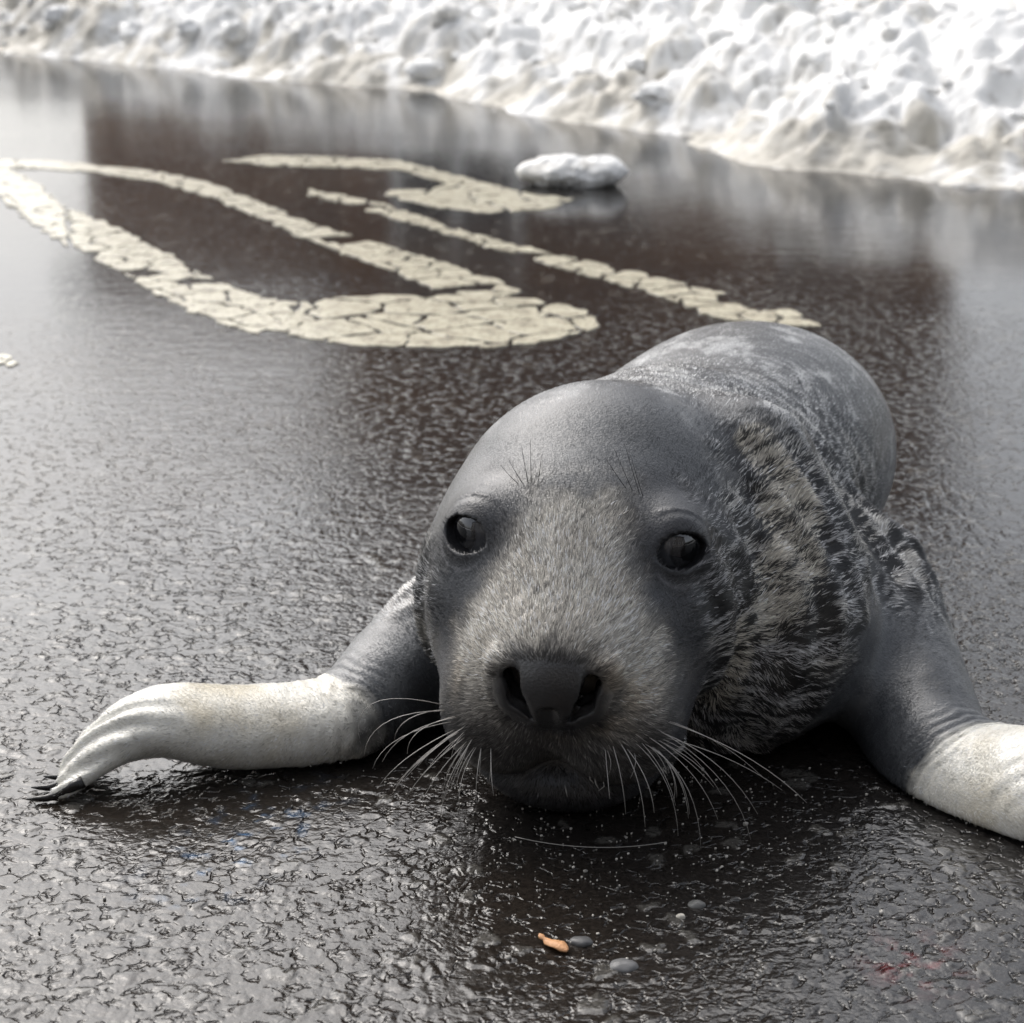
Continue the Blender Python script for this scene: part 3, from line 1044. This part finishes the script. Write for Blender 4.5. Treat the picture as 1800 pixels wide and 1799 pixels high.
# eyes -------------------------------------------------------------------------
for (c, n), sgn in zip(EYES, (-1, 1)):
    V, F = ICO3
    cw = wld(c)
    gaze = unit(n + np.array([0.50, 0.05, -0.05]) if sgn > 0 else n + np.array([-0.55, 0.05, 0.0]))
    gw = HB @ gaze
    dotv = V @ gw
    col = np.tile(np.array([0.075, 0.079, 0.090]), (len(V), 1))
    col = mixc(col, [0.012, 0.012, 0.013], sstep(.76, .80, dotv))
    col = mixc(col, [0.05, 0.05, 0.055], sstep(.80, .83, dotv) * .5)
    eo = mesh_np("eye", V * EYE_R + cw, [F], M_EYE, seal, True, {"col": col})
    m = dotv > .925
    keep = m[F].all(1)
    used = np.unique(F[keep]); rm_ = np.full(len(V), -1); rm_[used] = np.arange(len(used))
    po = mesh_np("pupil", V[used] * (EYE_R + .0002) + cw, [rm_[F[keep]]], M_PUPIL, None, True)
    po.parent = eo


# whiskers, claws ---------------------------------------------------------------
def tube(name, pts, radii, mat, parent, sides=5):
    pts = np.array(pts, float); n = len(pts)
    tan = np.gradient(pts, axis=0)
    tan /= np.linalg.norm(tan, axis=1)[:, None]
    ref = np.array([.3, .2, .93])
    a = np.cross(tan, ref); a /= np.linalg.norm(a, axis=1)[:, None]
    b = np.cross(tan, a)
    ang = np.arange(sides) / sides * 2 * math.pi
    V = (pts[:, None] + np.array(radii)[:, None, None] * (a[:, None] * np.cos(ang)[None, :, None] + b[:, None] * np.sin(ang)[None, :, None])).reshape(-1, 3)
    i = np.arange(n - 1)[:, None] * sides + np.arange(sides)[None]
    j = np.arange(n - 1)[:, None] * sides + (np.arange(sides)[None] + 1) % sides
    q = np.stack([i, j, j + sides, i + sides], -1).reshape(-1, 4)
    cap = np.concatenate([V, pts[:1], pts[-1:]])
    k = np.arange(sides)
    t0 = np.stack([(k + 1) % sides, k, np.full(sides, len(V))], 1)
    t1 = np.stack([(n - 1) * sides + k, (n - 1) * sides + (k + 1) % sides, np.full(sides, len(V) + 1)], 1)
    return mesh_np(name, cap, [q, np.concatenate([t0, t1])], mat, parent)


def surf(q):
    """nearest hide point to a head-frame position"""
    w = wld(q)
    i = np.argmin(((SV - w) ** 2).sum(1))
    return SV[i]


def bez(p0, p1, p2, n=10):
    t = np.linspace(0, 1, n)[:, None]
    return (1 - t) ** 2 * p0 + 2 * t * (1 - t) * p1 + t * t * p2


rngw = np.random.default_rng(3)
whisk = []
# (root in the head frame, tip seen at pixel, distance of the tip)
def pick(px, py):
    """hide point where the measured direction meets the face"""
    d = unit(ray(px, py))
    v = SV - np.array([0, 0, CAM_H])
    t = v @ d
    off = np.linalg.norm(v - t[:, None] * d, axis=1)
    m = off < .006
    return SV[m][np.argmin(t[m])] if m.any() else SV[np.argmin(off)]


W_ = [((770, 1240), (632, 1300), (660, 1235)), ((775, 1255), (640, 1330), (680, 1270)), ((785, 1270), (655, 1352), (700, 1300)), ((790, 1285), (668, 1380), (720, 1330)),
      ((800, 1292), (690, 1396), (735, 1340)), ((808, 1300), (715, 1402), (755, 1350)), ((815, 1310), (742, 1410), (775, 1355)), ((822, 1318), (775, 1436), (790, 1370)),
      ((832, 1318), (808, 1424), (812, 1370)), ((842, 1322), (838, 1410), (838, 1370)), ((795, 1262), (672, 1340), (720, 1290)), ((812, 1282), (705, 1378), (750, 1330)),
      ((1075, 1320), (1100, 1432), (1092, 1370)), ((1090, 1315), (1134, 1455), (1120, 1370)), ((1105, 1325), (1150, 1430), (1135, 1370)), ((1120, 1310), (1192, 1470), (1170, 1375)),
      ((1135, 1318), (1232, 1492), (1205, 1380)), ((1145, 1300), (1262, 1442), (1215, 1360)), ((1155, 1290), (1320, 1478), (1265, 1370)), ((1165, 1305), (1268, 1398), (1225, 1345)),
      ((1172, 1285), (1332, 1432), (1260, 1345)), ((1180, 1270), (1418, 1412), (1310, 1330)), ((1160, 1325), (1212, 1432), (1195, 1370)), ((1178, 1300), (1375, 1390), (1280, 1335)),
      ((1060, 1325), (1072, 1405), (1068, 1365)), ((860, 1325), (868, 1400), (864, 1365))]
for k, (r_px, t_px, m_px) in enumerate(W_):
    root = pick(*r_px)
    root = root + .002 * unit(root - np.array([0, 0, CAM_H]))
    Yt = root[1] - .012 - .022 * rngw.uniform()
    tip = at(*t_px, Yt); tip[2] = max(tip[2], .004)
    mid = at(*m_px, root[1] - .022)
    mid = 2 * mid - .5 * (root + tip)
    whisk.append((root, mid, tip))
for k in range(26):                                    # finer ones between them
    a, b, c = whisk[rngw.integers(0, 26)]
    a2, b2, c2 = whisk[rngw.integers(0, 26)]
    if abs(a[0] - a2[0]) > .06: a2, b2, c2 = a, b, c
    t = rngw.uniform(.25, .75); L = rngw.uniform(.55, .95)
    r_ = a * (1 - t) + a2 * t; t_ = c * (1 - t) + c2 * t; m_ = b * (1 - t) + b2 * t
    t_ = r_ + (t_ - r_) * L; m_ = r_ + (m_ - r_) * L
    t_[2] = max(t_[2], .003)
    whisk.append((r_ + np.array([0, .003, 0]), m_ + rngw.normal(0, .003, 3), t_ + rngw.normal(0, .004, 3) * np.array([1, 1, 0])))
for a, b, c in whisk:
    k = rngw.uniform(.75, 1.15)
    tube("whisker", bez(a, b, c, 10), np.linspace(.00042, .00020, 10) * k, M_WHISK, seal)
# one long bent whisker resting on the road under the chin
a = at(905, 1445, 1.64); c = at(1172, 1470, 1.63); b = (a + c) / 2; b[1] -= .03
for p in (a, b, c): p[2] = .0035
tube("whisker", bez(a, b, c, 14), np.full(14, .00034), M_WHISK, seal)
for r0, u0, px, py in ((-.050, .056, 916, 782), (-.046, .054, 932, 775), (-.040, .052, 952, 800), (.052, .056, 1080, 790), (.046, .054, 1064, 805), (.058, .054, 1098, 782), (-.055, .052, 893, 806), (-.058, .050, 880, 818), (.062, .052, 1108, 800)):
    p = surf((r0, -.03, u0))
    tip = at(px, py, p[1] - .014)
    tube("brow_whisker", bez(p, (p + tip) / 2 + np.array([0, -.006, 0]), tip, 6), np.linspace(.00032, .00014, 6), M_DARKHAIR, seal)
for px, dz in ((998, .011), (1024, .007), (1060, .009), (1034, .010)):
    p = surf(((px - 975) / 2050, .13, -.176))
    tube("chin_bristle", np.array([p, p + np.array([.001, -.003, -.5 * dz]), p + np.array([.002 * (px % 5 - 2), -.003, -dz])]), [.0008, .0006, .0002], M_WHISK, seal)


def claw(base, d, ln, rad):
    d = unit(d)
    t = np.linspace(0, 1, 7)
    pts = [base + d * ln * k + np.array([0, 0, -1]) * ln * .28 * k * k for k in t]
    pts = [np.array([p[0], p[1], max(p[2], .003)]) for p in pts]
    tube("claw", pts, rad * (1 - t) ** .6 + .0006, M_CLAW, seal, 7)


for k in range(5):
    y0 = -0.030 + 0.0165 * k
    b = LARM[6][0] + np.array([.004 + .003 * abs(k - 1), y0 * 1.1, .004])
    claw(b + np.array([.010, 0, .004]), (-.75, -.10 + .10 * k, -.25), .056 - .003 * k, .0054)
for k in range(5):
    y0 = -0.030 + 0.0165 * k
    claw(RARM[6][0] + np.array([-.004, y0 * 1.1, .000]), (.8, -.1 + .1 * k, -.2), .034, .0038)

# fur ---------------------------------------------------------------------------
def build_fur(count, seed):
    rg = np.random.default_rng(seed)
    T = np.concatenate([SQ[:, [0, 1, 2]], SQ[:, [0, 2, 3]]])
    A, B, C = SV[T[:, 0]], SV[T[:, 1]], SV[T[:, 2]]
    ar = 0.5 * np.linalg.norm(np.cross(B - A, C - A), axis=1)
    cen = (A + B + C) / 3
    q = loc(cen)
    w = ar * (1.0 + 1.6 * SNECK[T[:, 0]] + 1.3 * SMUZ[T[:, 0]])
    w *= np.where(cen[:, 1] > 2.45, .25, 1.0) * (cen[:, 2] > .006)
    for c, n in EYES:                                              # keep lids and nose bare
        w *= sstep(.030, .042, np.linalg.norm(q - c, axis=1))
    w *= np.where((q[:, 1] > .10) & (np.hypot(q[:, 0] / .050, (q[:, 2] + .064) / .034) < 1), .0, 1)
    pick = rg.choice(len(T), count, p=w / w.sum())
    u, v = rg.uniform(size=count), rg.uniform(size=count)
    fl = u + v > 1
    u[fl], v[fl] = 1 - u[fl], 1 - v[fl]
    t = T[pick]
    def lerp(X): return X[t[:, 0]] * (1 - u - v)[:, None] + X[t[:, 1]] * u[:, None] + X[t[:, 2]] * v[:, None]
    P, Nn = lerp(SV), lerp(SN_)
    Nn /= np.linalg.norm(Nn, axis=1)[:, None]
    nk, mz = SNECK[t[:, 0]], SMUZ[t[:, 0]]
    flow = P - wld((0, .17, -.06))
    flow /= np.linalg.norm(flow, axis=1)[:, None]
    wob = np.stack([vnoise(P, 45, 301), vnoise(P, 45, 302), vnoise(P, 45, 303)], 1)
    flow = flow + wob * (.30 + .35 * nk)[:, None] + rg.normal(0, .16, P.shape) + np.array([0, 0, -.10])
    flow -= (flow * Nn).sum(1)[:, None] * Nn
    flow /= np.linalg.norm(flow, axis=1)[:, None] + 1e-9
    ln = (.0060 + .0060 * nk + .0018 * mz) * rg.uniform(.6, 1.25, count)
    wd = (.00036 + .00010 * nk) * rg.uniform(.7, 1.3, count)
    lift = (.15 + .12 * nk + .12 * mz) * rg.uniform(.5, 1.4, count)
    side = np.cross(Nn, flow)
    col = lerp(SCOL)
    lum = rg.normal(0, .34, count)
    # locks of wet hair: short pale streaks lying along the hair, black between them
    ql = loc(P)
    ang = np.arctan2(ql[:, 2] + .06, ql[:, 0])
    dist = np.linalg.norm(P - wld((0, .17, -.06)), axis=1)
    sc_ = dist / .25
    st1 = vnoise(np.stack([ang * 62 * sc_ + 2.5 * vnoise(P, 30, 331), dist * 30, 0 * ang], 1), 1.0, 332)
    st2 = vnoise(np.stack([ang * 140 * sc_ + 3 * vnoise(P, 40, 333), dist * 55, 0 * ang + 5], 1), 1.0, 334)
    st = .26 * st1 + .85 * st2 + rg.normal(0, .14, count)
    lumc = col.mean(1)
    thr = np.interp(lumc, [.03, .10, .20, .40, .55], [.24, .08, -.02, -.16, -.30])
    pale = sstep(-.06, .10, st - thr)
    tint = col / (lumc[:, None] + 1e-6)
    tint = .5 * tint + .5
    streaky = mixc(np.full(col.shape, .022), np.array([.56, .55, .53]) * tint * np.exp(rg.normal(-.15, .38, count))[:, None], pale)
    bodyw = sstep(-.16, -.28, ql[:, 1]) * .75
    hw = np.zeros(count)
    for arm in (LARM, RARM):
        dd, par = arm_param(P, arm)
        hw = np.maximum(hw, sstep(.13, .09, dd) * sstep(.8, 1.2, par))
    wgt = np.clip(np.maximum(nk * 1.15, bodyw * (1 - hw)), 0, .95)
    col = col * np.exp(lum * (1 + .3 * mz) + .75 * st)[:, None]
    col = mixc(col, streaky, wgt)
    col = np.clip(col, .008, .85)
    b0 = P - Nn * .0004
    m0 = P + flow * (ln * .55)[:, None] + Nn * (ln * .5 * lift)[:, None]
    t0 = P + flow * ln[:, None] + Nn * (ln * lift * .7)[:, None]
    sw = side * wd[:, None]
    for arr in (m0, t0): arr[:, 2] = np.maximum(arr[:, 2], .002)
    lg = ln > .0075                                                # long hairs bend, short ones are single blades
    V = np.stack([b0 - sw, b0 + sw, m0 + sw * .8, m0 - sw * .8, t0], 1)[lg].reshape(-1, 3)
    k = np.arange(lg.sum())[:, None] * 5
    quad = k + np.array([[0, 1, 2, 3]])
    tri = k + np.array([[3, 2, 4]])
    V2 = np.stack([b0 - sw, b0 + sw, t0], 1)[~lg].reshape(-1, 3)
    tri2 = np.arange(len(V2)).reshape(-1, 3) + len(V)
    o = mesh_np("fur", np.concatenate([V, V2]), [quad, np.concatenate([tri, tri2])], M_FUR, seal, True,
                {"col": np.concatenate([np.repeat(col[lg], 5, 0), np.repeat(col[~lg], 3, 0)])})
    tag(o, "short wet grey fur with cream flecks on the neck", kind="stuff")
build_fur(520000, 5)

# ------------------------------------------------------------------ small things on the road
def pebble(px, py, w, h, colr, label, seed, group="pebbles on the wet asphalt"):
    V, F = ICO2
    g = gnd(px, py)
    P = V * (1 + .22 * fbm(V, 1.6, 3, seed))[:, None] * np.array([w / 2, w / 2 * .8, h]) - np.array([0, 0, h * .35])
    col = np.tile(np.array(colr), (len(V), 1)) * (1 + .35 * fbm(V, 4, 3, seed + 2))[:, None]
    o = mesh_np("pebble", P, [F], M_STONE, None, True, {"col": col})
    o.location = (g[0], g[1], 0)
    tag(o, label, "pebble", group)
M_STONE = mat_attr("pebble_stone", .4, .4, 300., .3, .001)
pebble(1095, 1697, .024, .006, (.14, .14, .14), "flat round grey pebble sunk in the asphalt before the seal", 3)
pebble(1022, 1655, .019, .005, (.10, .10, .10), "flat dark grey pebble just beside the orange leaf scrap", 7)
pebble(1196, 1612, .008, .004, (.55, .52, .45), "tiny pale bright pebble on the asphalt before the seal's chin", 9)
pebble(1225, 1590, .016, .005, (.12, .12, .115), "oval dark pebble behind the tiny pale one before the seal", 13)

# orange scrap of leaf
def leaf_scrap():
    a, b = gnd(948, 1652), gnd(998, 1676)
    mid = (a + b) / 2
    d = b - a; L = np.linalg.norm(d); d /= L
    s = np.array([-d[1], d[0], 0])
    prof = [(-.5, .0015), (-.42, .003), (-.34, .0014), (-.2, .0042), (0, .0055), (.2, .0060), (.38, .0045), (.5, .0012)]
    V = []
    for t, w in prof:
        for k, off in ((-1, 0), (0, .0016), (1, .0003)):
            V.append(d * t * L + s * w * k + np.array([0, 0, .003 + off + .0012 * math.sin(t * 9)]))
    V = np.array(V); n = len(prof)
    top = [[i * 3 + j, i * 3 + j + 1, (i + 1) * 3 + j + 1, (i + 1) * 3 + j] for i in range(n - 1) for j in range(2)]
    V2 = V - np.array([0, 0, .0012])
    bot = [[v + 3 * n for v in f[::-1]] for f in top]
    rim = []
    for i in range(n - 1):
        rim += [[i * 3, i * 3 + 3, i * 3 + 3 + 3 * n, i * 3 + 3 * n], [i * 3 + 2, i * 3 + 2 + 3 * n, i * 3 + 5 + 3 * n, i * 3 + 5]]
    o = mesh_np("leaf_scrap", np.concatenate([V, V2]), [np.array(top + bot + rim)], simple_mat("orange_leaf", (.62, .33, .16), .5, .4, 150, .4, .3))
    o.location = (mid[0], mid[1], 0)
    tag(o, "small orange brown scrap of leaf on the wet asphalt", "leaf")
leaf_scrap()

# loose pale grit, too fine to count
def grit(count):
    rg = np.random.default_rng(8)
    V, F = ico(1)
    V = V * (1 + .35 * np.random.default_rng(2).uniform(-1, 1, len(V)))[:, None]
    x = rg.normal(.12, .24, count); y = rg.uniform(1.42, 1.80, count)
    s = rg.uniform(.0005, .0015, count) * (1 + (rg.uniform(size=count) > .97) * .8)
    P = V[None] * s[:, None, None] * rg.uniform(.6, 1.3, (count, 1, 3)) + np.stack([x, y, s * .1], 1)[:, None]
    c = rg.uniform(.08, .60, count)[:, None] * np.array([1, .95, .86]) 
    Fi = (F[None] + np.arange(count)[:, None, None] * len(V)).reshape(-1, 3)
    o = mesh_np("grit", P.reshape(-1, 3), [Fi], M_STONE, None, True, {"col": np.repeat(c, len(V), 0)})
    tag(o, "fine pale grit scattered over the wet asphalt", "grit", kind="stuff")
grit(1000)

# ------------------------------------------------------------------ house beyond the snow, mirrored in the road
def house():
    root = empty("house", (1.2, 17.0, 0))
    tag(root, "brown timber gabled house beyond the snow bank, mirrored in the wet road", "house")
    x0, x1, y0, y1, ev, rd = -1.45, 3.75, 17.0, 24.0, 5.3, 7.6
    xm = (x0 + x1) / 2
    def prism(name, poly, ya, yb, mat, parent=root):
        n = len(poly)
        V = [[p[0], ya, p[1]] for p in poly] + [[p[0], yb, p[1]] for p in poly]
        me = bpy.data.meshes.new(name)
        me.from_pydata([Vector(v) - root.location for v in V], [], [list(range(n))[::-1], list(range(n, 2 * n))] + [[i, (i + 1) % n, (i + 1) % n + n, i + n] for i in range(n)])
        me.materials.append(mat)
        o = bpy.data.objects.new(name, me); COL.objects.link(o); o.parent = parent
        return o
    w = prism("wall", [(x0, -.05), (x1, -.05), (x1, ev), (xm, rd), (x0, ev)], y0, y1, M_WOOD)
    k = 0
    xb = x0 + .01
    while xb < x1 - .05:                       # vertical boards, each its own piece
        xe = min(xb + .26, x1 - .01)
        top = ev + (rd - ev) * (1 - abs((xb + xe) / 2 - xm) / ((x1 - x0) / 2)) - .12
        prism("board", [(xb, .3), (xe - .012, .3), (xe - .012, top), (xb, top)], y0 - .03 - .006 * (k % 2), y0 - .002, M_WOOD, w)
        xb = xe; k += 1
    wing = prism("wing", [(-3.6, -.05), (x0 - .004, -.05), (x0 - .004, 3.1), (-3.6, 2.7)], y0 + .4, y1 - 1, M_WOOD)
    for k in range(8):
        xa = -3.58 + k * .266
        prism("board", [(xa, .3), (xa + .25, .3), (xa + .25, 2.72), (xa, 2.66)], y0 + .37 - .006 * (k % 2), y0 + .398, M_WOOD, wing)
    prism("wing_roof", [(-3.9, 2.66), (x0 - .006, 3.12), (x0 - .006, 3.30), (-3.9, 2.84)], y0 + .1, y1 - .8, M_ROOF)
    sl = (rd - ev) / (xm - x0)
    for s, xa in ((-1, x0 - .4), (1, x1 + .4)):
        za = ev - .4 * sl
        prism("roof", [(xa, za), (xm, rd), (xm, rd + .25), (xa, za + .25)], y0 - .45, y1 + .3, M_ROOF)
    for wx in (-1.0, 2.2):
        fr = prism("window", [(wx, 1.0), (wx + 1.1, 1.0), (wx + 1.1, 2.3), (wx, 2.3)], y0 - .09, y0 - .04, M_TRIM)
        for c in range(2):
            prism("pane", [(wx + .08 + .5 * c, 1.08), (wx + .5 + .5 * c, 1.08), (wx + .5 + .5 * c, 2.22), (wx + .08 + .5 * c, 2.22)], y0 - .10, y0 - .091, M_GLASS, fr)
    dr = prism("door", [(.2, -.02), (1.15, -.02), (1.15, 2.05), (.2, 2.05)], y0 - .09, y0 - .04, M_ROOF)
    prism("handle", [(1.0, 1.0), (1.08, 1.0), (1.08, 1.04), (1.0, 1.04)], y0 - .14, y0 - .092, M_TRIM, dr)
house()


def shade_brick_row():
    """the opposite side of the street, behind the viewer"""
    root = empty("shade_terrace", (0, -6.5, 0))
    tag(root, "dark grey brick terrace across the road, facing the seal", "building")
    def blk(name, x0, x1, y0, y1, z0, z1, mat, parent=root):
        V = [Vector((x, y, z)) - root.location for x in (x0, x1) for y in (y0, y1) for z in (z0, z1)]
        me = bpy.data.meshes.new(name)
        me.from_pydata(V, [], [[0, 1, 3, 2], [4, 6, 7, 5], [0, 4, 5, 1], [2, 3, 7, 6], [0, 2, 6, 4], [1, 5, 7, 3]])
        me.materials.append(mat)
        o = bpy.data.objects.new(name, me); COL.objects.link(o); o.parent = parent
        return o
    M_BR = simple_mat("dark_brick", (0.085, 0.078, 0.074), 0.85, 0.2, 9, 0.3, 0.3)
    blk("wall", -10, 10, -13, -6.5, -.04, 6.0, M_BR)
    blk("roof", -10.3, 10.3, -13.3, -6.1, 6.004, 6.4, M_ROOF)
    for k in range(6):
        for fl in range(2):
            x = -8.6 + 3.1 * k
            f = blk("window", x, x + 1.3, -6.496, -6.43, 1.0 + 2.8 * fl, 2.5 + 2.8 * fl, M_TRIM)
            blk("pane", x + .1, x + 1.2, -6.428, -6.415, 1.1 + 2.8 * fl, 2.4 + 2.8 * fl, M_GLASS, f)
shade_brick_row()
